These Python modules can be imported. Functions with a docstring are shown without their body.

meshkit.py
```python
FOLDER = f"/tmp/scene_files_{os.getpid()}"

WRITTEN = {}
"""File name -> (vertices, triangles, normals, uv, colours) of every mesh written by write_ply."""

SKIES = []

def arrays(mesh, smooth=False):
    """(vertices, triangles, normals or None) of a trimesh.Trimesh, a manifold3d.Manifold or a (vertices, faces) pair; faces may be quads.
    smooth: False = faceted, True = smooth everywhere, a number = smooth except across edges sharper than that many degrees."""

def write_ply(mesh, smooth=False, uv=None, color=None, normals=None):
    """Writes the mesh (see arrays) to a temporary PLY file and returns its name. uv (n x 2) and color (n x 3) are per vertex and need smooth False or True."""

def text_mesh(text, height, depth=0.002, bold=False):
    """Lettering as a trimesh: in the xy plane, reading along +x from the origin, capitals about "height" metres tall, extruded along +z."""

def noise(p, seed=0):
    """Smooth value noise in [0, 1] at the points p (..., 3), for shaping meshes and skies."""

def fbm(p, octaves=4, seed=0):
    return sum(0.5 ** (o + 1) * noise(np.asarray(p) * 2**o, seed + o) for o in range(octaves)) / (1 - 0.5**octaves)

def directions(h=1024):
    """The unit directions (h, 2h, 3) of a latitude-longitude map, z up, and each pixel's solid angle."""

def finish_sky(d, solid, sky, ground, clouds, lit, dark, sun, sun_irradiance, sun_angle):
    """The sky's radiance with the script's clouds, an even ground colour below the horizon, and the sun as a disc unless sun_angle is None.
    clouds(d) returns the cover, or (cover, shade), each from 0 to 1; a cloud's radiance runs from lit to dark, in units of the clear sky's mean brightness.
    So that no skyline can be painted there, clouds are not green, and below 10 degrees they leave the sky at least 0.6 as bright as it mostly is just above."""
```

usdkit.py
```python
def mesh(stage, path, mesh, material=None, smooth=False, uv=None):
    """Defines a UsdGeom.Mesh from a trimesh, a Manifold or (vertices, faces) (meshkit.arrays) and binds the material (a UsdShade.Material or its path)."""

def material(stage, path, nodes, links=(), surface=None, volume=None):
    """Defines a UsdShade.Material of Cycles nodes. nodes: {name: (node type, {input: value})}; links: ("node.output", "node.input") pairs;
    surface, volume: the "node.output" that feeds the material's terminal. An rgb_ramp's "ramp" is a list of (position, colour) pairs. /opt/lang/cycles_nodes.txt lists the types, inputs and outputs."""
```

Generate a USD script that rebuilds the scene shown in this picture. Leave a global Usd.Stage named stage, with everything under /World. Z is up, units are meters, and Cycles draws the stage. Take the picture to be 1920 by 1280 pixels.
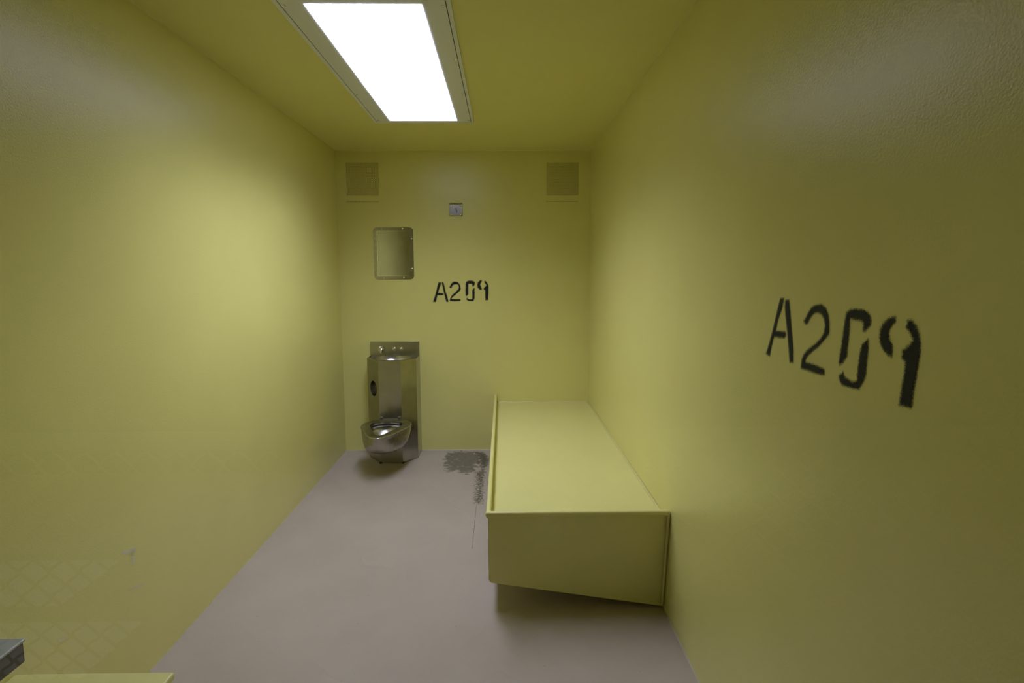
import math, random
import numpy as np, trimesh, usdkit, meshkit
import manifold3d as m3
import shapely
from shapely.geometry import Polygon, box as sbox, Point
from pxr import Usd, UsdGeom, UsdShade, Gf, Sdf, Vt

stage = Usd.Stage.CreateInMemory()
UsdGeom.SetStageUpAxis(stage, 'Z'); UsdGeom.SetStageMetersPerUnit(stage, 1.0)
UsdGeom.Xform.Define(stage, '/World'); UsdGeom.Scope.Define(stage, '/World/Looks')

# ---------------------------------------------------------------- camera, light, exposure
W, H, YF = 2.2856, 2.75, -5.05            # cell width, height, inner face of the front wall (back wall at y = 0)
CAM_POS = (1.4957, -5.2141, 1.6549)
F_PX, PITCH, YAW, ROLL = 1060.27, 0.1187, 0.0145, -0.0030
EXPOSURE = 0.0
LAMP_COLOR, LAMP_WIDE, LAMP_DOWN, LAMP_CUT = (0.92, 0.965, 1.25), 1.8, 13.0, (0.32, 0.85)   # the cell's one ceiling light
LENS_DROP = 0.0125                          # how far its lens stands below the ceiling
ADDED_LAMP_COLOR, ADDED_LAMP_STRENGTH = (0.95, 0.97, 1.0), 190.0      # unseen lamp added over the hall to light the reflected tables

LAMP_X, LAMP_Y = 0.932, -1.900
def make_camera():
    cam = UsdGeom.Camera.Define(stage, '/World/camera')
    cam.CreateHorizontalApertureAttr(36.0); cam.CreateVerticalApertureAttr(24.0)
    cam.CreateFocalLengthAttr(F_PX / 1920 * 36.0)
    cam.CreateClippingRangeAttr((0.02, 200.0))
    cam.CreateExposureAttr(EXPOSURE)
    cy, sy, cp, sp = math.cos(YAW), math.sin(YAW), math.cos(PITCH), math.sin(PITCH)
    fwd = np.array([sy * cp, cy * cp, -sp]); right = np.array([cy, -sy, 0.0]); up = np.cross(right, fwd)
    cr, sr = math.cos(ROLL), math.sin(ROLL)
    r, u = cr * right + sr * up, -sr * right + cr * up
    M = Gf.Matrix4d(*r, 0, *u, 0, *(-fwd), 0, *CAM_POS, 1)
    UsdGeom.Xformable(cam).AddTransformOp().Set(M)
make_camera()

# ---------------------------------------------------------------- materials
def look(name, nodes, links=(), surface='p.BSDF'):
    return usdkit.material(stage, '/World/Looks/' + name, nodes, links, surface=surface)

def paint(name, color, rough=0.31, spec=1.0, bump=0.5, scale=160.0, dist=0.0012, var=0.02, coat=0.0):
    """Rolled wall paint: fine orange-peel relief and a faint unevenness of tone."""
    c = np.array(color)
    return look(name, {
        'g': ('geometry', {}),
        'n1': ('noise_texture', {'scale': scale, 'detail': 2.0, 'roughness': 0.55}),
        'n2': ('noise_texture', {'scale': 2.3, 'detail': 3.0}),
        'r': ('rgb_ramp', {'ramp': [(0.3, tuple(c * (1 - var))), (0.7, tuple(np.minimum(c * (1 + var), 1)))]}),
        'b': ('bump', {'strength': bump, 'distance': dist}),
        'p': ('principled_bsdf', {'roughness': rough, 'specular_ior_level': spec}),
    }, [('g.position', 'n1.vector'), ('g.position', 'n2.vector'), ('n2.fac', 'r.fac'), ('r.color', 'p.base_color'),
        ('n1.fac', 'b.height'), ('b.normal', 'p.normal')])

YELLOW = (0.725, 0.682, 0.235)
M_WALL = paint('wall_paint', YELLOW)
M_CEIL = paint('ceiling_paint', YELLOW, rough=0.5, bump=0.2)
M_BUNK = paint('bunk_enamel', (0.73, 0.69, 0.255), rough=0.4, bump=0.08, scale=90, var=0.02)
M_CAULK = paint('caulk', (0.62, 0.58, 0.22), rough=0.5, bump=0.1)
M_PALE = paint('floor_sealant', (0.47, 0.43, 0.35), rough=0.5, bump=0.1)
M_FLOOR = look('floor_coating', {
    'g': ('geometry', {}),
    'n1': ('noise_texture', {'scale': 1.6, 'detail': 4.0, 'roughness': 0.6}),
    'n2': ('noise_texture', {'scale': 260.0, 'detail': 2.0}),
    'n3': ('noise_texture', {'scale': 55.0, 'detail': 1.0}),
    'r': ('rgb_ramp', {'ramp': [(0.3, (0.43, 0.365, 0.300)), (0.7, (0.48, 0.415, 0.348))]}),
    's': ('rgb_ramp', {'ramp': [(0.17, (0.6, 0.58, 0.55)), (0.24, (1, 1, 1))]}),
    'm': ('mix_color', {'blend_type': 'multiply', 'fac': 1.0}),
    'b': ('bump', {'strength': 0.12, 'distance': 0.001}),
    'p': ('principled_bsdf', {'roughness': 0.55, 'specular_ior_level': 0.4}),
}, [('g.position', 'n1.vector'), ('g.position', 'n2.vector'), ('g.position', 'n3.vector'), ('n1.fac', 'r.fac'), ('n3.fac', 's.fac'),
    ('r.color', 'm.a'), ('s.color', 'm.b'), ('m.result', 'p.base_color'), ('n2.fac', 'b.height'), ('b.normal', 'p.normal')])

def steel(name, color, rough, var=0.08, stretch=(60, 60, 2), bump=0.0):
    return look(name, {
        'g': ('geometry', {}), 'mp': ('mapping', {'scale': stretch}),
        'n': ('noise_texture', {'scale': 4.0, 'detail': 3.0}),
        'n2': ('noise_texture', {'scale': 9.0, 'detail': 3.0}),
        'mr': ('map_range', {'from_min': 0.3, 'from_max': 0.7, 'to_min': rough - var, 'to_max': rough + var}),
        'r': ('rgb_ramp', {'ramp': [(0.3, tuple(np.array(color) * 0.9)), (0.7, tuple(color))]}),
        'b': ('bump', {'strength': bump, 'distance': 0.0004}),
        'p': ('principled_bsdf', {'metallic': 1.0}),
    }, [('g.position', 'mp.vector'), ('mp.vector', 'n.vector'), ('g.position', 'n2.vector'), ('n.fac', 'mr.value'), ('mr.result', 'p.roughness'),
        ('n2.fac', 'r.fac'), ('r.color', 'p.base_color'), ('n.fac', 'b.height'), ('b.normal', 'p.normal')])
M_STEEL = steel('brushed_steel', (0.47, 0.455, 0.42), 0.24, var=0.006, stretch=(14, 14, 2))
M_BOWL = steel('worn_steel', (0.46, 0.44, 0.40), 0.27, var=0.015, stretch=(8, 8, 8))
M_CHROME = steel('bright_steel', (0.72, 0.71, 0.69), 0.12, var=0.04, stretch=(8, 8, 8))
M_MIRROR = steel('polished_mirror_steel', (0.56, 0.55, 0.52), 0.13, var=0.02, stretch=(30, 30, 2))
M_FRAME = steel('mirror_frame_steel', (0.47, 0.45, 0.40), 0.2, var=0.01, stretch=(8, 8, 8))
M_GALV = steel('galvanised_wire', (0.10, 0.10, 0.10), 0.6, stretch=(8, 8, 8))
M_DARK = look('dark_iron', {'p': ('principled_bsdf', {'base_color': (0.03, 0.028, 0.02), 'roughness': 0.6})})
M_DUCT = look('duct_dark', {'p': ('principled_bsdf', {'base_color': (0.05, 0.045, 0.015), 'roughness': 0.8})})
M_FIX = paint('fixture_enamel', (0.72, 0.73, 0.78), rough=0.4, bump=0.05, scale=120, var=0.02)
M_DESK = paint('desk_steel_enamel', (0.34, 0.37, 0.35), rough=0.4, bump=0.05, scale=120, var=0.03)
M_DESKEDGE = paint('desk_edge_dark', (0.07, 0.062, 0.05), rough=0.5, bump=0.05, scale=120, var=0.03)
M_CONC = paint('hall_concrete', (0.42, 0.42, 0.42), rough=0.7, bump=0.3, scale=40)
M_HALLFLOOR = paint('hall_floor_dark', (0.05, 0.05, 0.055), rough=0.6, bump=0.1, scale=20)
M_ADDEDTABLE = paint('added_table_laminate', (0.6, 0.6, 0.6), rough=0.4, bump=0.05, scale=80)
# prismatic lens: sends most of its light downwards (LAMP_DOWN) and less at shallow angles (LAMP_WIDE), as such fittings do
M_LENS = look('lamp_lens', {
    'lw': ('layer_weight', {'blend': 0.5}), 'c': ('math', {'math_type': 'subtract', 'value1': 1.0}),
    'mr': ('map_range', {'range_type': 'smoothstep', 'from_min': LAMP_CUT[0], 'from_max': LAMP_CUT[1], 'to_min': LAMP_WIDE, 'to_max': LAMP_WIDE + LAMP_DOWN, 'clamp': True}),
    'e': ('emission', {'color': LAMP_COLOR})},
    [('lw.facing', 'c.value2'), ('c.value', 'mr.value'), ('mr.result', 'e.strength')], surface='e.emission')
M_ADDEDLAMP = look('added_hall_lamp_lens', {'e': ('emission', {'color': ADDED_LAMP_COLOR, 'strength': ADDED_LAMP_STRENGTH})}, surface='e.emission')
M_GLASS = look('window_glass', {
    't': ('transparent_bsdf', {'color': (0.97, 0.98, 0.97)}), 'gl': ('glossy_bsdf', {'color': (1, 1, 1), 'roughness': 0.0}),
    'f': ('fresnel', {'IOR': 1.5}), 'm': ('mix_closure', {})},
    [('f.fac', 'm.fac'), ('t.BSDF', 'm.closure1'), ('gl.BSDF', 'm.closure2')], surface='m.closure')

def film(name, color, soft, noise_scale, noise_amt, top=1.0, rough=0.6):
    """A thin film (spray paint, stain): u of the mesh is its cover, 0.5 on the traced edge; noise breaks the edge up."""
    return look(name, {
        'g': ('geometry', {}), 'uv': ('texture_coordinate', {}), 'sx': ('separate_xyz', {}),
        'n': ('noise_texture', {'scale': noise_scale, 'detail': 3.0, 'roughness': 0.6}),
        'k': ('math', {'math_type': 'multiply_add', 'value2': noise_amt, 'value3': -0.5 * noise_amt}),
        'a': ('math', {'math_type': 'add'}),
        'mr': ('map_range', {'range_type': 'smoothstep', 'from_min': 0.5 - soft, 'from_max': 0.5 + soft, 'to_min': 0.0, 'to_max': top, 'clamp': True}),
        't': ('transparent_bsdf', {}), 'p': ('principled_bsdf', {'base_color': color, 'roughness': rough, 'specular_ior_level': 0.3}),
        'm': ('mix_closure', {})},
        [('uv.UV', 'sx.vector'), ('g.position', 'n.vector'), ('n.fac', 'k.value1'), ('k.value', 'a.value1'), ('sx.x', 'a.value2'),
         ('a.value', 'mr.value'), ('mr.result', 'm.fac'), ('t.BSDF', 'm.closure1'), ('p.BSDF', 'm.closure2')], surface='m.closure')
M_SPRAY = film('black_spray_paint', (0.010, 0.010, 0.010), 0.24, 420.0, 0.7)
M_STAIN = film('grey_floor_stain', (0.17, 0.155, 0.12), 0.40, 20.0, 3.2, top=0.50)
M_GRIME = film('dark_floor_stain', (0.13, 0.115, 0.075), 0.40, 40.0, 1.8, top=0.75)
M_STREAK = film('speckled_floor_stain', (0.12, 0.105, 0.07), 0.45, 60.0, 3.0, top=0.65)
M_WALLREFLECT = film('painted_reflection', (0.86, 0.86, 0.84), 0.3, 120.0, 0.9, top=0.5)  # pale film painting a reflection in the glass onto the left wall
M_FSCUFF = film('pale_floor_scuff', (0.66, 0.62, 0.52), 0.3, 60.0, 0.9, top=0.3)

# ---------------------------------------------------------------- helpers
_used = {}
def path_for(name, parent=None):
    base = (parent or '/World') + '/' + name
    n = _used.get(base, 0); _used[base] = n + 1
    return base if n == 0 else f'{base}_{n:03d}'

def tag(prim, label=None, cat=None, group=None, kind=None):
    for k, v in (('label', label), ('category', cat), ('group', group), ('kind', kind)):
        if v: prim.SetCustomDataByKey(k, v)
    return prim

def thing(name, label, cat, loc=(0, 0, 0), group=None):
    x = UsdGeom.Xform.Define(stage, path_for(name)); x.AddTranslateOp().Set(Gf.Vec3d(*loc))
    return tag(x.GetPrim(), label, cat, group)

def obj(name, mesh, mat, parent=None, smooth=False, uv=None, label=None):
    """One Mesh prim; parent is a prim (mesh coordinates are then in the parent's frame)."""
    p = path_for(name, str(parent.GetPath()) if parent else None)
    prim = usdkit.mesh(stage, p, mesh, mat, smooth=smooth, uv=uv).GetPrim()
    if label: prim.SetCustomDataByKey('label', label)
    return prim

def struct(name, mesh, mat, label=None, smooth=False):
    return tag(obj(name, mesh, mat, smooth=smooth), label, None, None, 'structure')

def box(x0, x1, y0, y1, z0, z1):
    b = trimesh.creation.box([x1 - x0, y1 - y0, z1 - z0]); b.apply_translation([(x0 + x1) / 2, (y0 + y1) / 2, (z0 + z1) / 2]); return b

def join(*ms): return trimesh.util.concatenate([m for m in ms])

def to_tm(man):
    m = man.to_mesh(); return trimesh.Trimesh(np.array(m.vert_properties[:, :3]), np.array(m.tri_verts), process=True)

def rbox(x0, x1, y0, y1, z0, z1, r=0.004, seg=8):
    """Box with rounded edges: hull of eight spheres."""
    r = min(r, (x1 - x0) / 2 - 1e-5, (y1 - y0) / 2 - 1e-5, (z1 - z0) / 2 - 1e-5)
    s = m3.Manifold.sphere(r, seg)
    return to_tm(m3.Manifold.batch_hull([s.translate([x, y, z]) for x in (x0 + r, x1 - r) for y in (y0 + r, y1 - r) for z in (z0 + r, z1 - r)]))

def cyl(p0, p1, r, n=20, r2=None):
    p0, p1 = np.array(p0, float), np.array(p1, float); d = p1 - p0; h = np.linalg.norm(d)
    c = m3.Manifold.cylinder(h, r, r if r2 is None else r2, n)
    m = to_tm(c); m.apply_transform(trimesh.geometry.align_vectors([0, 0, 1], d / h)); m.apply_translation(p0); return m

def ball(c, r, n=16):
    m = to_tm(m3.Manifold.sphere(1.0, n)); m.apply_scale(r); m.apply_translation(c); return m

def ring(outer, inner, z0, z1):
    return trimesh.creation.extrude_polygon(Polygon(outer.exterior.coords, [inner.exterior.coords]), z1 - z0, engine='earcut').apply_translation([0, 0, z0])

def rrect(x0, x1, y0, y1, r, n=6):
    return sbox(x0 + r, y0 + r, x1 - r, y1 - r).buffer(r, quad_segs=n) if r > 0 else sbox(x0, y0, x1, y1)

def on_back(m):
    """From (x, height, depth towards the room) to the world: back wall plane y = 0."""
    m = m.copy(); v = m.vertices.copy(); m.vertices = np.c_[v[:, 0], -v[:, 2], v[:, 1]]; return m

def film_mesh(poly, to_world, step=0.003, reach=0.012):
    """Triangle sheet over the polygon and a margin around it; u says how far inside the traced edge a point lies."""
    if not poly.is_valid: poly = poly.buffer(0)
    x0, y0, x1, y1 = poly.buffer(reach).bounds
    xs, ys = np.arange(x0, x1 + step, step), np.arange(y0, y1 + step, step)
    X, Y = np.meshgrid(xs, ys, indexing='ij'); pts = shapely.points(X, Y)
    d = shapely.distance(poly.boundary, pts); d = np.where(shapely.contains_xy(poly, X, Y), d, -d)
    near = d > -reach
    idx = -np.ones(X.shape, int); use = np.zeros(X.shape, bool)
    cell = near[:-1, :-1] | near[1:, :-1] | near[:-1, 1:] | near[1:, 1:]
    for a in (0, 1):
        for b in (0, 1): use[a:a + cell.shape[0], b:b + cell.shape[1]] |= cell
    idx[use] = np.arange(use.sum())
    v = to_world(np.c_[X[use], Y[use]])
    i, j = np.nonzero(cell)
    q = np.c_[idx[i, j], idx[i + 1, j], idx[i + 1, j + 1], idx[i, j + 1]]
    f = np.vstack([q[:, [0, 1, 2]], q[:, [0, 2, 3]]])
    u = np.clip(0.5 + 0.5 * d[use] / reach, 0, 1)
    return (v, f), np.c_[u, np.zeros(len(u))]

# traced outlines of the paint marks, in metres: (y, z) on the right wall, (x, z) on the back wall, (x, y) on the floor
RIGHT = {
    'A1': [(-3.61,1.583),(-3.629,1.584),(-3.622,1.556),(-3.603,1.524),(-3.592,1.488),(-3.617,1.49),(-3.646,1.491),(-3.653,1.485),(-3.645,1.474),(-3.583,1.471),(-3.577,1.457),(-3.562,1.41),(-3.54,1.415),(-3.555,1.445),(-3.573,1.486),(-3.591,1.537),(-3.603,1.567)],
    'A2': [(-3.64,1.58),(-3.659,1.581),(-3.669,1.546),(-3.68,1.505),(-3.696,1.452),(-3.701,1.414),(-3.683,1.41),(-3.674,1.438),(-3.661,1.489),(-3.647,1.53),(-3.638,1.563)],
    '2': [(-3.743,1.528),(-3.758,1.548),(-3.775,1.567),(-3.798,1.575),(-3.82,1.577),(-3.838,1.571),(-3.851,1.556),(-3.858,1.537),(-3.861,1.51),(-3.85,1.499),(-3.826,1.478),(-3.792,1.457),(-3.765,1.437),(-3.761,1.423),(-3.805,1.423),(-3.85,1.419),(-3.851,1.405),(-3.816,1.404),(-3.769,1.405),(-3.741,1.405),(-3.743,1.426),(-3.752,1.443),(-3.773,1.459),(-3.804,1.476),(-3.827,1.494),(-3.84,1.51),(-3.842,1.528),(-3.837,1.542),(-3.825,1.553),(-3.806,1.557),(-3.791,1.554),(-3.775,1.544),(-3.767,1.534),(-3.758,1.523),(-3.75,1.524)],
    '01': [(-3.925,1.563),(-3.935,1.57),(-3.957,1.574),(-3.992,1.573),(-4.008,1.565),(-4.014,1.554),(-4.011,1.543),(-3.996,1.529),(-3.99,1.529),(-3.99,1.546),(-3.979,1.551),(-3.959,1.551),(-3.939,1.553),(-3.94,1.53),(-3.938,1.493),(-3.937,1.465),(-3.924,1.449),(-3.913,1.441),(-3.908,1.445),(-3.914,1.485),(-3.918,1.521),(-3.921,1.544)],
    '02': [(-4.008,1.512),(-4.011,1.493),(-4.009,1.467),(-4.009,1.438),(-4.003,1.419),(-3.989,1.399),(-3.969,1.397),(-3.928,1.396),(-3.917,1.404),(-3.912,1.414),(-3.928,1.426),(-3.933,1.415),(-3.949,1.411),(-3.966,1.409),(-3.98,1.415),(-3.98,1.433),(-3.982,1.462),(-3.985,1.485),(-3.99,1.499),(-4.0,1.506)],
    '91': [(-4.088,1.567),(-4.089,1.558),(-4.078,1.547),(-4.072,1.536),(-4.075,1.52),(-4.087,1.507),(-4.087,1.485),(-4.076,1.487),(-4.063,1.494),(-4.051,1.503),(-4.045,1.519),(-4.046,1.536),(-4.052,1.549),(-4.068,1.561)],
    '92': [(-4.125,1.562),(-4.134,1.563),(-4.147,1.553),(-4.156,1.541),(-4.162,1.522),(-4.163,1.498),(-4.159,1.464),(-4.155,1.429),(-4.152,1.395),(-4.119,1.394),(-4.123,1.436),(-4.127,1.471),(-4.126,1.481),(-4.116,1.488),(-4.116,1.502),(-4.126,1.508),(-4.136,1.517),(-4.143,1.526),(-4.134,1.539),(-4.121,1.549)],
}
BACK = {
    'A1': [(0.9,1.579),(0.922,1.579),(0.92,1.562),(0.909,1.535),(0.893,1.486),(0.941,1.48),(0.944,1.469),(0.932,1.465),(0.888,1.465),(0.871,1.402),(0.847,1.404),(0.861,1.441),(0.876,1.489),(0.889,1.541)],
    'A2': [(0.93,1.579),(0.943,1.581),(0.952,1.55),(0.96,1.504),(0.975,1.459),(0.989,1.404),(0.971,1.402),(0.958,1.446),(0.948,1.492),(0.938,1.544)],
    '2': [(1.0,1.532),(1.008,1.553),(1.022,1.574),(1.041,1.586),(1.065,1.585),(1.083,1.574),(1.095,1.553),(1.102,1.522),(1.095,1.507),(1.07,1.483),(1.033,1.452),(1.017,1.437),(1.018,1.428),(1.038,1.426),(1.096,1.425),(1.097,1.411),(1.05,1.409),(1.0,1.41),(1.005,1.431),(1.021,1.462),(1.051,1.489),(1.079,1.516),(1.086,1.534),(1.083,1.553),(1.074,1.562),(1.056,1.564),(1.037,1.56),(1.023,1.547),(1.019,1.53)],
    '01': [(1.152,1.58),(1.166,1.592),(1.187,1.596),(1.215,1.593),(1.231,1.58),(1.231,1.564),(1.22,1.546),(1.214,1.543),(1.207,1.566),(1.172,1.568),(1.171,1.513),(1.171,1.473),(1.155,1.455),(1.147,1.464),(1.147,1.513),(1.149,1.556)],
    '02': [(1.228,1.531),(1.229,1.488),(1.228,1.436),(1.216,1.41),(1.17,1.411),(1.153,1.426),(1.164,1.441),(1.168,1.43),(1.185,1.424),(1.208,1.427),(1.209,1.464),(1.209,1.51),(1.22,1.522)],
    '91': [(1.294,1.602),(1.295,1.588),(1.285,1.573),(1.28,1.558),(1.287,1.54),(1.295,1.522),(1.292,1.509),(1.278,1.514),(1.26,1.531),(1.255,1.555),(1.26,1.576),(1.276,1.595)],
    '92': [(1.318,1.585),(1.326,1.594),(1.34,1.582),(1.353,1.558),(1.357,1.537),(1.356,1.482),(1.352,1.419),(1.328,1.418),(1.328,1.463),(1.328,1.508),(1.315,1.514),(1.316,1.529),(1.336,1.546),(1.338,1.556),(1.329,1.569)],
}
STAIN = {
    'patch': [(0.967,-0.236),(0.972,-0.153),(1.0,-0.076),(1.086,-0.061),(1.196,-0.072),(1.254,-0.143),(1.279,-0.243),(1.272,-0.324),(1.259,-0.386),(1.248,-0.477),(1.233,-0.565),(1.188,-0.635),(1.147,-0.62),(1.094,-0.562),(1.05,-0.575),(1.019,-0.582),(0.995,-0.441),(0.978,-0.317)],
    'dark': [(1.219,-0.09),(1.239,-0.064),(1.295,-0.101),(1.33,-0.178),(1.346,-0.278),(1.341,-0.45),(1.32,-0.509),(1.311,-0.659),(1.298,-0.652),(1.304,-0.479),(1.285,-0.387),(1.283,-0.26),(1.253,-0.134)],
    'streak': [(1.27,-0.623),(1.304,-0.624),(1.316,-0.734),(1.312,-0.89),(1.321,-1.047),(1.318,-1.194),(1.31,-1.258),(1.294,-1.248),(1.287,-1.183),(1.292,-1.011),(1.286,-0.825),(1.268,-0.679)],
}
# ---------------------------------------------------------------- the cell
T = 0.12
struct('floor', box(-T, W + T, YF - T, T, -0.12, 0.0), M_FLOOR, 'pale grey-brown coated cell floor')
struct('ceiling', box(-T, W + T, YF - T, T, H, H + 0.1), M_CEIL, 'yellow painted cell ceiling')
wl = struct('wall_left', box(-T, 0, YF - T, T, 0, H), M_WALL, 'yellow painted wall on the left, without lettering')
struct('wall_right', box(W, W + T, YF - T, T, 0, H), M_WALL, 'yellow painted wall on the right, behind the bunk')
V1, V2, VZ0, VZ1, VW = 0.080, 1.873, 2.285, 2.660, 0.315           # the two vents let into the back wall
plan = Polygon([(0, 0), (W, 0), (W, H), (0, H)], [[(x, VZ0), (x + VW, VZ0), (x + VW, VZ1), (x, VZ1)] for x in (V1, V2)])
bw = trimesh.creation.extrude_polygon(plan, T, engine='earcut'); bw.apply_translation([0, 0, -T])
struct('wall_back', on_back(bw), M_WALL, 'yellow painted back wall behind the toilet')
WX0, WX1, WZ0, WZ1 = 0.10, 2.19, 0.85, 2.30
fr = trimesh.creation.extrude_polygon(Polygon([(0, 0), (W, 0), (W, H), (0, H)], [[(WX0, WZ0), (WX1, WZ0), (WX1, WZ1), (WX0, WZ1)]]), T, engine='earcut')
v = fr.vertices.copy(); fr.vertices = np.c_[v[:, 0], YF - T + v[:, 2], v[:, 1]]; fr.fix_normals()
struct('wall_front', fr, M_WALL, 'yellow painted front wall around the viewing window')
win = tag(UsdGeom.Xform.Define(stage, path_for('window_1')).GetPrim(), 'wide viewing window in the front wall, a single clear pane', kind='structure')
fo, fi = sbox(WX0, WZ0, WX1, WZ1), sbox(WX0 + 0.04, WZ0 + 0.04, WX1 - 0.04, WZ1 - 0.04)
wf = ring(fo, fi, 0.0, 0.06); v = wf.vertices.copy(); wf.vertices = np.c_[v[:, 0], YF - 0.06 + v[:, 2], v[:, 1]]; wf.fix_normals()
obj('frame', wf, M_BUNK, win)
obj('pane', ([(WX0 + .04, YF - .03, WZ0 + .04), (WX1 - .04, YF - .03, WZ0 + .04), (WX1 - .04, YF - .03, WZ1 - .04), (WX0 + .04, YF - .03, WZ1 - .04)], [[0, 1, 2, 3]]), M_GLASS, win)

def fillet(a, b, n1, n2, r=0.006, off=-0.0006):
    """Caulk bead along an inner corner from a to b; n1 and n2 point away from the two surfaces."""
    a, b, n1, n2 = (np.array(t, float) for t in (a, b, n1, n2)); P = []
    for e in (a, b):
        P += [e + off * (n1 + n2), e + r * n1, e + 0.42 * r * (n1 + n2), e + r * n2]
    return trimesh.convex.convex_hull(np.array(P))
X, Y, Z = np.eye(3)
struct('trim_1', fillet((0, YF, H), (0, 0, H), X, -Z), M_CAULK, 'caulk line between left wall and ceiling')
struct('trim_2', fillet((W, YF, H), (W, 0, H), -X, -Z), M_CAULK, 'caulk line between right wall and ceiling')
struct('trim_3', fillet((0, 0, H), (W, 0, H), -Y, -Z), M_CAULK, 'caulk line between back wall and ceiling')
struct('trim_4', fillet((W, YF, 0), (W, -2.66, 0), -X, Z), M_PALE, 'pale sealant line along the floor by the right wall')
struct('trim_5', fillet((0, 0, 0), (0.25, 0, 0), -Y, Z, 0.005), M_PALE, 'pale sealant line at the floor left of the toilet')
struct('trim_6', fillet((0.73, 0, 0), (1.40, 0, 0), -Y, Z, 0.005), M_PALE, 'pale sealant line at the floor right of the toilet')

# floor stain, crack and scuffs (paint-thin marks of the floor); glass reflections painted on the left wall
fl = stage.GetPrimAtPath('/World/floor')
def on_floor(h): return lambda q: np.c_[q, np.full(len(q), h)]
for key, mat, h, lab in (('patch', M_STAIN, 0.0008, 'grey stain on the floor by the bunk'), ('dark', M_GRIME, 0.0012, 'darkest part of the stain, hooked'), ('streak', M_STREAK, 0.0016, 'speckled streak running out of the stain')):
    m, uv = film_mesh(Polygon(STAIN[key]).buffer(0), on_floor(h), 0.01, 0.035)
    obj('stain', m, mat, fl, uv=uv, label=lab)
obj('crack', join(box(1.292, 1.2945, -1.62, -1.29, 0, .0006), box(1.2945, 1.297, -1.95, -1.62, 0, .0006)), M_GRIME, fl, uv=np.full((16, 2), 0.46))
for pts in ([(0.640, -2.050), (0.760, -2.130), (0.758, -2.152), (0.69, -2.125)], [(0.808, -2.122), (0.855, -2.148), (0.85, -2.166), (0.81, -2.14)]):
    m, uv = film_mesh(Polygon(pts), on_floor(.0008), 0.006, 0.03); obj('scuff_and_reflection', m, M_FSCUFF, fl, uv=uv, label='faint pale scuffing on the floor')
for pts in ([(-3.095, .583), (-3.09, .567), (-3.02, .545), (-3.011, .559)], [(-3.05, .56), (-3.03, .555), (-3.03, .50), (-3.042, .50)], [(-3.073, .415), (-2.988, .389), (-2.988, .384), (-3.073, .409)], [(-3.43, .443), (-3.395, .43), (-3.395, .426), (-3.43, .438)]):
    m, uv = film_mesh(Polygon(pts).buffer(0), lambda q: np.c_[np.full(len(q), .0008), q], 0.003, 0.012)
    obj('scuff_and_reflection', m, M_WALLREFLECT, wl, uv=uv, label='small pale reflection painted on the left wall')

# ---------------------------------------------------------------- ceiling light
lt = thing('ceiling_light', 'long flush ceiling light with white frame and bright lens', 'light', (LAMP_X, LAMP_Y, H))
OX, OY, SX, SY, LX, LY = 0.356, 0.935, 0.336, 0.912, 0.2385, 0.875
obj('trim_frame', ring(rrect(-OX, OX, -OY, OY, .003), rrect(-SX - .002, SX + .002, -SY - .002, SY + .002, .002), -0.012, 0.0), M_FIX, lt)
obj('door_frame', ring(rrect(-SX + .002, SX - .002, -SY + .002, SY - .002, .002), rrect(-LX, LX, -LY, LY, .004), -0.011, 0.0), M_FIX, lt)
obj('gap_backing', ring(sbox(-SX - .004, -SY - .004, SX + .004, SY + .004), sbox(-SX + .006, -SY + .006, SX - .006, SY - .006), -0.003, 0.0), M_DARK, lt)
obj('lens', box(-LX + .0005, LX - .0005, -LY + .0005, LY - .0005, -LENS_DROP, -0.001), M_LENS, lt, label='bright white diffusing lens')
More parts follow.
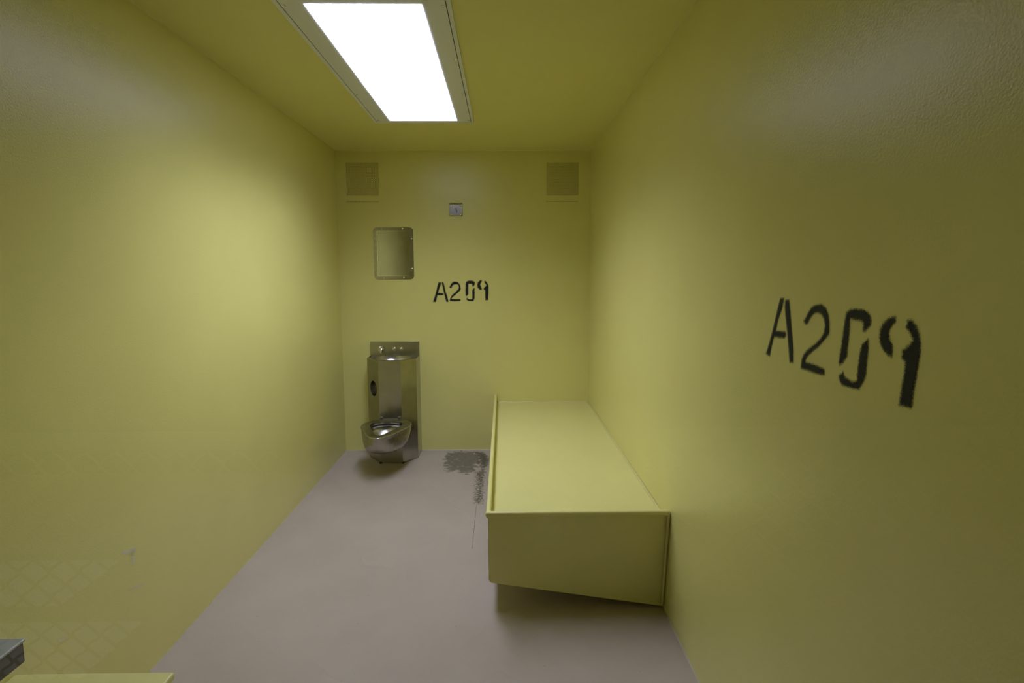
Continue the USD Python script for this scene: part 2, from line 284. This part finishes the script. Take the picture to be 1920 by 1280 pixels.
for sx in (-1, 1):
    for k in range(4):
        s = ball((sx * 0.321, -0.861 + k * 0.574, -0.011), (.0075, .0075, .0035), 12)
        obj('screw', s, M_CHROME, lt)

# ---------------------------------------------------------------- vents in the back wall
pitch, row, hole = 0.0145, 0.00725, 0.0034
def octagon(x, y, r): return [(x + r * math.cos(a), y + r * math.sin(a)) for a in np.arange(6) * math.pi / 3]
x_off = (VW - 19.5 * pitch) / 2
holes = [octagon(x_off + i * pitch + (pitch / 2 if j % 2 else 0), 0.075 + j * row, hole) for j in range(40) for i in range(20)]
holes += [[(x_off + i * pitch - .0022, .016), (x_off + i * pitch + .0022, .016), (x_off + i * pitch + .0022, .026), (x_off + i * pitch - .0022, .026)] for i in range(20)]
pl = trimesh.creation.extrude_polygon(Polygon([(0, 0), (VW, 0), (VW, VZ1 - VZ0), (0, VZ1 - VZ0)], holes), 0.004, engine='earcut')
pl.apply_translation([0, 0, -0.004])
duct = to_tm(m3.Manifold.cube([VW - .002, VZ1 - VZ0 - .002, .08]).translate([.001, .001, -.0851]) - m3.Manifold.cube([VW - .012, VZ1 - VZ0 - .012, .09]).translate([.006, .006, -.080]))
vt = thing('air_vent', 'square perforated air vent high on the back wall, above the mirror', 'vent', (V1, 0, VZ0), 'perforated vents in the back wall')
obj('perforated_plate', on_back(pl), M_WALL, vt); obj('duct', on_back(duct), M_DUCT, vt)
vt2 = thing('air_vent', 'square perforated air vent high on the back wall, above the bunk', 'vent', (V2, 0, VZ0), 'perforated vents in the back wall')
vt2.GetReferences().AddInternalReference(vt.GetPath()); vt2.SetInstanceable(True)

# ---------------------------------------------------------------- stencilled numbers
def number(label, glyphs, to_world):
    t = thing('stencilled_number', label, 'number')
    for nm, keys in (('letter', ('A1', 'A2')), ('digit', ('2',)), ('digit', ('01', '02')), ('digit', ('91', '92'))):
        lab = {'A1': 'black letter A', '2': 'black digit 2', '01': 'black digit 0', '91': 'black digit 9'}[keys[0]]
        poly = shapely.union_all([Polygon(glyphs[k]).buffer(0) for k in keys])
        m, uv = film_mesh(poly, to_world, 0.0025, 0.012)
        obj(nm, m, M_SPRAY, t, uv=uv, label=lab)
    return t
number('small black spray-stencilled A209 on the back wall', BACK, lambda q: np.c_[q[:, 0], np.full(len(q), -.0010), q[:, 1]])
number('large black spray-stencilled A209 on the right wall', RIGHT, lambda q: np.c_[np.full(len(q), W - .0010), q])

# ---------------------------------------------------------------- steel mirror
mi = thing('wall_mirror', 'polished steel mirror with rounded frame and screws on the back wall', 'mirror', (0.499, 0, 1.8425))
obj('frame', on_back(join(ring(rrect(-.180, .180, -.233, .233, .034), rrect(-.147, .147, -.204, .204, .004), 0, .005))), M_FRAME, mi, smooth=20)
rg = join(ring(rrect(-.150, .150, -.207, .207, .006), rrect(-.1405, .1405, -.1975, .1975, .004), .005, .0085),)
obj('raised_rim', on_back(rg), M_CHROME, mi)
obj('mirror_plate', on_back(trimesh.creation.extrude_polygon(rrect(-.1403, .1403, -.1973, .1973, .004), .006)), M_MIRROR, mi)
for x, z in ((-.100, .2195), (.087, .2195), (-.1645, .132), (.1645, .132), (-.1645, -.137), (.1645, -.137), (-.095, -.2195), (.087, -.2195)):
    obj('screw', on_back(ball((x, z, .005), (.0085, .0085, .005), 14)), M_CHROME, mi)

# ---------------------------------------------------------------- small steel box above the number
bx_ = thing('wall_box', 'small square steel box with four corner screws high on the back wall', 'wall box', (1.070, 0, 2.2345))
b = m3.Manifold.batch_hull([m3.Manifold.cube([.118, .118, .002]).translate([-.059, -.059, 0]), m3.Manifold.cube([.108, .096, .004]).translate([-.054, -.056, .022])])
obj('housing', on_back(to_tm(b)), M_STEEL, bx_)
obj('top_edge', on_back(rbox(-.053, .053, .037, .041, .0245, .0285, .0015)), M_CHROME, bx_)
for x, z in ((-.040, .026), (.040, .026), (-.040, -.044), (.040, -.044)):
    obj('screw', on_back(ball((x, z, .026), (.009, .009, .004), 14)), M_CHROME, bx_)
obj('nozzle', on_back(join(cyl((0, .002, .024), (0, .002, .032), .011, 16), ball((0, .002, .034), .006, 12))), M_FRAME, bx_)
obj('keyway', on_back(box(.004, .009, -.030, -.008, .0255, .0268)), M_DARK, bx_)

# ---------------------------------------------------------------- steel toilet with built-in basin
tu = thing('toilet_sink_unit', 'stainless steel prison toilet with built-in wash basin in the left corner', 'toilet', (0.495, 0, 0))
CX = 0.495
foot = [(-.224, 0), (.219, 0), (.219, -.222), (.105, -.366), (-.088, -.366), (-.218, -.195), (-.224, -.19)]
body = m3.Manifold.extrude(m3.CrossSection([np.array(foot)[::-1]]), .905).translate([0, 0, .004])
def ellipsoid(c, r, n=48):
    return m3.Manifold.sphere(1.0, n).scale(r).translate(c)
bas = ellipsoid([.01, -.165, .925], [.190, .135, .13]); bas2 = ellipsoid([.01, -.165, .925], [.193, .138, .133])
top = m3.Manifold.cube([1, 1, 1]).translate([-.5, -.8, -.091])     # everything below the rim
P0 = np.array([-.153, -.2805, .655]); nrm = np.array([-.795, -.606, 0]); nrm /= np.linalg.norm(nrm)
def cup(r, d):
    m = trimesh.creation.capsule(height=d, radius=r, count=[20, 32]); m.apply_translation([0, 0, 0])
    m.apply_transform(trimesh.geometry.align_vectors([0, 0, 1], nrm)); m.apply_translation(P0 - nrm * 0.030)
    return m3.Manifold(m3.Mesh(np.array(m.vertices, np.float32), np.array(m.faces, np.uint32)))
hole, hole2 = cup(.069, .05), cup(.072, .05)
cab = body - bas2 - hole2
obj('cabinet', to_tm(cab), M_STEEL, tu, label='faceted brushed steel cabinet')
obj('wash_basin', to_tm((bas2 - bas) ^ m3.Manifold.cube([1, 1, .3]).translate([-.5, -.6, .6089])), M_STEEL, tu, smooth=30, label='oval basin sunk into the cabinet top')
obj('paper_holder', to_tm((hole2 - hole) ^ body), M_BOWL, tu, smooth=30, label='round recessed paper holder')
obj('rim', to_tm((m3.Manifold.extrude(m3.CrossSection([np.array(foot)[::-1]]).offset(.002, m3.JoinType.Round), .006) - m3.Manifold.extrude(m3.CrossSection([np.array(foot)[::-1]]).offset(-.006, m3.JoinType.Round), .02).translate([0, 0, -.005])).translate([0, 0, .907]) - bas), M_FRAME, tu)
obj('backsplash', rbox(-.229, .219, -.030, -.0005, .905, 1.040, .003), M_STEEL, tu)
sp = join(cyl((-.130, -.028, .975), (-.130, -.040, .975), .026, 24), ball((-.138, -.048, .985), (.017, .016, .017)), cyl((-.127, -.036, .968), (-.124, -.075, .958), .013, 16, .010), ball((-.124, -.075, .956), (.012, .012, .012)), cyl((-.124, -.077, .956), (-.123, -.083, .940), .010, 16, .008))
obj('bubbler', sp, M_CHROME, tu, smooth=40, label='bright steel drinking spout')
for x in (-.007, .057):
    obj('push_button', join(cyl((x, -.029, .975), (x, -.036, .975), .017, 20), cyl((x, -.036, .975), (x, -.044, .975), .013, 20, .010), ball((x, -.043, .975), (.010, .005, .010), 14)), M_CHROME, tu, smooth=35)
# bowl: loft of egg-shaped outlines
def outline(half, n=72):
    """Closed smooth outline (counter-clockwise) from half-outline points (dx, y), tip first."""
    from scipy.interpolate import CubicSpline
    h = np.array(half, float); full = np.vstack([h, (h * [-1, 1])[1:-1][::-1], h[:1]])
    s = np.r_[0, np.cumsum(np.sqrt(np.linalg.norm(np.diff(full, axis=0), axis=1)))]
    return CubicSpline(s / s[-1], full, bc_type='periodic')(np.arange(n) / n)
rim_o = outline([(0, -.915), (.045, -.892), (.082, -.850), (.117, -.785), (.152, -.695), (.187, -.610), (.207, -.540), (.202, -.470), (.178, -.410), (.130, -.362), (0, -.352)])
rim_i = outline([(0, -.838), (.034, -.800), (.060, -.745), (.086, -.675), (.112, -.600), (.134, -.530), (.128, -.470), (.095, -.425), (0, -.395)])
low = outline([(0, -.870), (.06, -.855), (.115, -.800), (.155, -.720), (.180, -.630), (.190, -.550), (.180, -.470), (.150, -.400), (.100, -.366), (0, -.360)])
C0 = np.array([0, -.53])
def sec(o, k, z, c=C0, shift=(0, 0)): return np.c_[c + (o - c) * k + np.array(shift), np.full(len(o), z)]
def out(o, d): 
    n = np.roll(o, -1, 0) - np.roll(o, 1, 0); n = np.c_[n[:, 1], -n[:, 0]]; return o + d * n / np.linalg.norm(n, axis=1, keepdims=True)
mix = lambda a, b, t: a * (1 - t) + b * t
secs = [sec(low, .22, .188, shift=(0, .06)), sec(low, .45, .191, shift=(0, .05)), sec(low, .66, .200, shift=(0, .035)), sec(low, .82, .219, shift=(0, .02)), sec(low, .935, .248, shift=(0, .008)), sec(mix(low, rim_o, .35), .985, .284), sec(mix(low, rim_o, .7), .997, .322), sec(rim_o, .995, .352),
        sec(out(rim_o, .001), 1, .372), sec(out(rim_o, .0035), 1, .379), sec(out(rim_o, .003), 1, .385), sec(out(rim_o, -.001), 1, .389), sec(out(rim_o, -.008), 1, .3895),
        sec(out(rim_i, .012), 1, .386), sec(out(rim_i, .006), 1, .3875), sec(out(rim_i, .001), 1, .387), sec(rim_i, 1, .381), sec(out(rim_i, .001), 1, .366),
        sec(out(rim_i, .020), 1, .356), sec(out(rim_i, .026), 1, .335), sec(out(rim_i, .018), 1, .305), sec(out(rim_i, .002), .95, .276), sec(rim_i, .78, .252), sec(rim_i, .52, .236), sec(rim_i, .28, .230), sec(rim_i, .08, .229)]
N = len(rim_o); V = np.vstack(secs); F = []
for k in range(len(secs) - 1):
    a = k * N + np.arange(N); b = k * N + (np.arange(N) + 1) % N
    F.append(np.c_[a, b, b + N]); F.append(np.c_[a, b + N, a + N])
V = np.vstack([V, secs[0].mean(0), secs[-1].mean(0)]); nV = len(V); L = (len(secs) - 1) * N
i = np.arange(N); j = (i + 1) % N
F.append(np.c_[j, i, np.full(N, nV - 2)]); F.append(np.c_[L + i, L + j, np.full(N, nV - 1)])
bowl = trimesh.Trimesh(V, np.vstack(F), process=False); bowl.fix_normals()
obj('toilet_bowl', bowl, M_BOWL, tu, smooth=50, label='steel bowl with an egg-shaped opening')
for x in (-.072, .088):
    obj('hinge_lug', rbox(x - .014, x + .014, -.382, -.364, .388, .420, .003), M_STEEL, tu)
obj('hinge_plate', rbox(-.075, .092, -.374, -.362, .386, .402, .003), M_STEEL, tu)
for x, y in ((-.090, -.368), (.107, -.368)):
    obj('anchor_bolt', cyl((x, y - .004, .0), (x, y - .004, .012), .010, 12), M_DARK, tu)

# ---------------------------------------------------------------- bunk
bk = thing('bunk', 'yellow steel bunk with raised lip built against the right wall', 'bunk', (1.41, 0, 0))
B = lambda *a: box(*a)
BW = W - 1.41 - .0015                                       # width to the wall
def yf(z): return -2.642 + 0.066 * (0.53 - z) / 0.53          # the front panel leans back a little
prof = shapely.union_all([Polygon([(.006, .152), (BW, .006), (BW, .525), (.006, .525)])]).buffer(-.024).buffer(.024, quad_segs=8)
prof = prof.union(Polygon([(.5, .07), (BW, .006), (BW, .525), (.5, .525)])).union(sbox(.006, .4, BW, .525))
fp = trimesh.creation.extrude_polygon(prof, .012, engine='earcut'); v = fp.vertices.copy()
fp.vertices = np.c_[v[:, 0], yf(v[:, 1]) + v[:, 2], v[:, 1]]; fp.fix_normals()
obj('front_panel', fp, M_BUNK, bk, label='plain front panel, deeper towards the wall')
obj('side_panel', box(.006, .018, -2.585, -.0005, .165, .525), M_BUNK, bk)
und = trimesh.convex.convex_hull([(x, y, z + dz) for x, z in ((.018, .160), (BW - .002, .014)) for y in (-2.585, -.0005) for dz in (0, .01)])
obj('underside', und, M_BUNK, bk)
obj('deck', box(.018, BW, -2.630, -.0005, .448, .460), M_BUNK, bk, label='flat sleeping deck')
obj('side_lip', rbox(-.003, .019, -2.640, -.0008, .500, .537, .006), M_BUNK, bk, smooth=40, label='rounded lip along the open side')
obj('front_lip', rbox(-.006, BW - .004, -2.662, -2.636, .513, .539, .009, 16), M_BUNK, bk, smooth=40, label='rounded lip along the foot end')
obj('caulk_bead', fillet((BW, -2.63, .460), (BW, -.001, .460), -X, Z, .010, .0005), M_CAULK, bk)
obj('caulk_bead', fillet((.019, -.0005, .460), (BW, -.0005, .460), -Y, Z, .008, .0005), M_CAULK, bk)
obj('caulk_bead', join(*[cyl((BW - .009, -2.655 + .0635 * (a / 10), .525 - .5 * a / 10), (BW - .009, -2.655 + .0635 * ((a + 1) / 10), .525 - .5 * (a + 1) / 10), .007, 10) for a in range(10)], ball((BW - .011, -2.655, .526), .009, 12)), M_CAULK, bk)

# ---------------------------------------------------------------- seat and desk by the left wall
st = thing('stool', 'low yellow block stool by the left wall, nearest the viewer', 'stool', (0, -3.598, 0))
obj('seat_top', rbox(.0005, .484, -.46, 0, .425, .450, .008, 12), M_BUNK, st, smooth=40)
obj('seat_base', rbox(.0005, .478, -.455, -.005, .0, .430, .008, 12), M_BUNK, st, smooth=40)
dk = thing('desk', 'grey steel wall desk beside the yellow seat, cut off at the left edge', 'desk', (0, -3.945, 0))
obj('desk_top', rbox(.0005, .356, -.80, 0, .792, .800, .0035), M_DESK, dk, smooth=40)
obj('apron', rbox(.0005, .353, -.797, -.004, .742, .793, .004), M_DESKEDGE, dk, smooth=40, label='dark edge under the grey top')
obj('bracket', trimesh.convex.convex_hull([(.0005, y, z) for y in (-.41, -.40) for z in (.45, .739)] + [(.30, y, .739) for y in (-.41, -.40)]), M_DESKEDGE, dk)

# ---------------------------------------------------------------- the walkway and hall behind the glass (seen as its reflection)
struct('walkway_floor', box(-4.0, 4.5, -6.40, YF - T, -0.15, -0.002), M_CONC, 'concrete walkway in front of the cell')
fn = thing('chain_link_fence', 'chain-link guard fence, its wire diamonds reflected faintly at lower left', 'fence', (0, -6.14, 0))
FX0, FX1, FZ = -3.9, 3.9, 1.30
obj('rail', cyl((FX0, 0, FZ), (FX1, 0, FZ), .021, 14), M_GALV, fn); obj('rail', cyl((FX0, 0, .06), (FX1, 0, .06), .021, 14), M_GALV, fn)
for x in (-3.9, -1.3, 1.3, 3.9): obj('post', cyl((x, 0, 0), (x, 0, FZ + .03), .024, 14), M_GALV, fn)
dw, dh = 0.066, 0.060
pts, cnt = [], []
n = int((FX1 - FX0) / dw); rows = int((FZ - .08) / (dh / 2))
for k in range(n):
    zz = .075 + np.arange(rows + 1) * dh / 2
    xx = FX0 + k * dw + np.where(np.arange(rows + 1) % 2, dw / 2, 0) + .002
    for s in (1, -1):
        pts.append(np.c_[xx if s > 0 else FX0 + k * dw + np.where(np.arange(rows + 1) % 2, -dw / 2, 0), np.where(np.arange(rows + 1) % 2, .003, -.003) * s, zz]); cnt.append(rows + 1)
cv = UsdGeom.BasisCurves.Define(stage, path_for('wire_mesh', str(fn.GetPath())))
cv.CreateTypeAttr('linear'); cv.CreatePointsAttr(Vt.Vec3fArray.FromNumpy(np.vstack(pts).astype(np.float32))); cv.CreateCurveVertexCountsAttr(cnt)
cv.CreateWidthsAttr([0.006]); cv.SetWidthsInterpolation('constant')
UsdShade.MaterialBindingAPI.Apply(cv.GetPrim()).Bind(M_GALV); cv.GetPrim().SetCustomDataByKey('kind', 'stuff')
struct('hall_floor', box(-10, 6, -18, -6.40, -3.12, -3.0), M_HALLFLOOR, 'dark hall floor below the walkway')
for k, (x0, x1, y0, y1) in enumerate(((-7.9, -3.85, -12.44, -11.39), (-6.5, -2.65, -11.02, -10.15))):  # added tables, placed to give two pale bands in the pane reflection
    t = thing('added_hall_table', ('pale hall table added for the reflected band at lower left, the farther one', 'pale hall table added for the reflected band at lower left, the nearer one')[k], 'table', ((x0 + x1) / 2, (y0 + y1) / 2, -3.0), 'pale tables added in the hall for the reflection')
    a, b_ = (x1 - x0) / 2, (y1 - y0) / 2
    obj('table_top', rbox(-a, a, -b_, b_, .71, .75, .01), M_ADDEDTABLE, t); obj('pedestal', cyl((0, 0, 0), (0, 0, .72), .06), M_GALV, t); obj('foot', cyl((0, 0, 0), (0, 0, .02), .25, 24), M_GALV, t)
hl = thing('added_hall_lamp', 'unseen square lamp added over the hall tables to light their reflection', 'lamp', (-3.9, -11.3, 6.0))  # added unseen lamp, lights the table tops for the reflection
obj('housing', box(-.42, .42, -.42, .42, .01, .12), M_DARK, hl); obj('lens', box(-.40, .40, -.40, .40, 0, .01), M_ADDEDLAMP, hl); obj('cable', cyl((0, 0, .12), (0, 0, 1.5), .008, 8), M_DARK, hl)
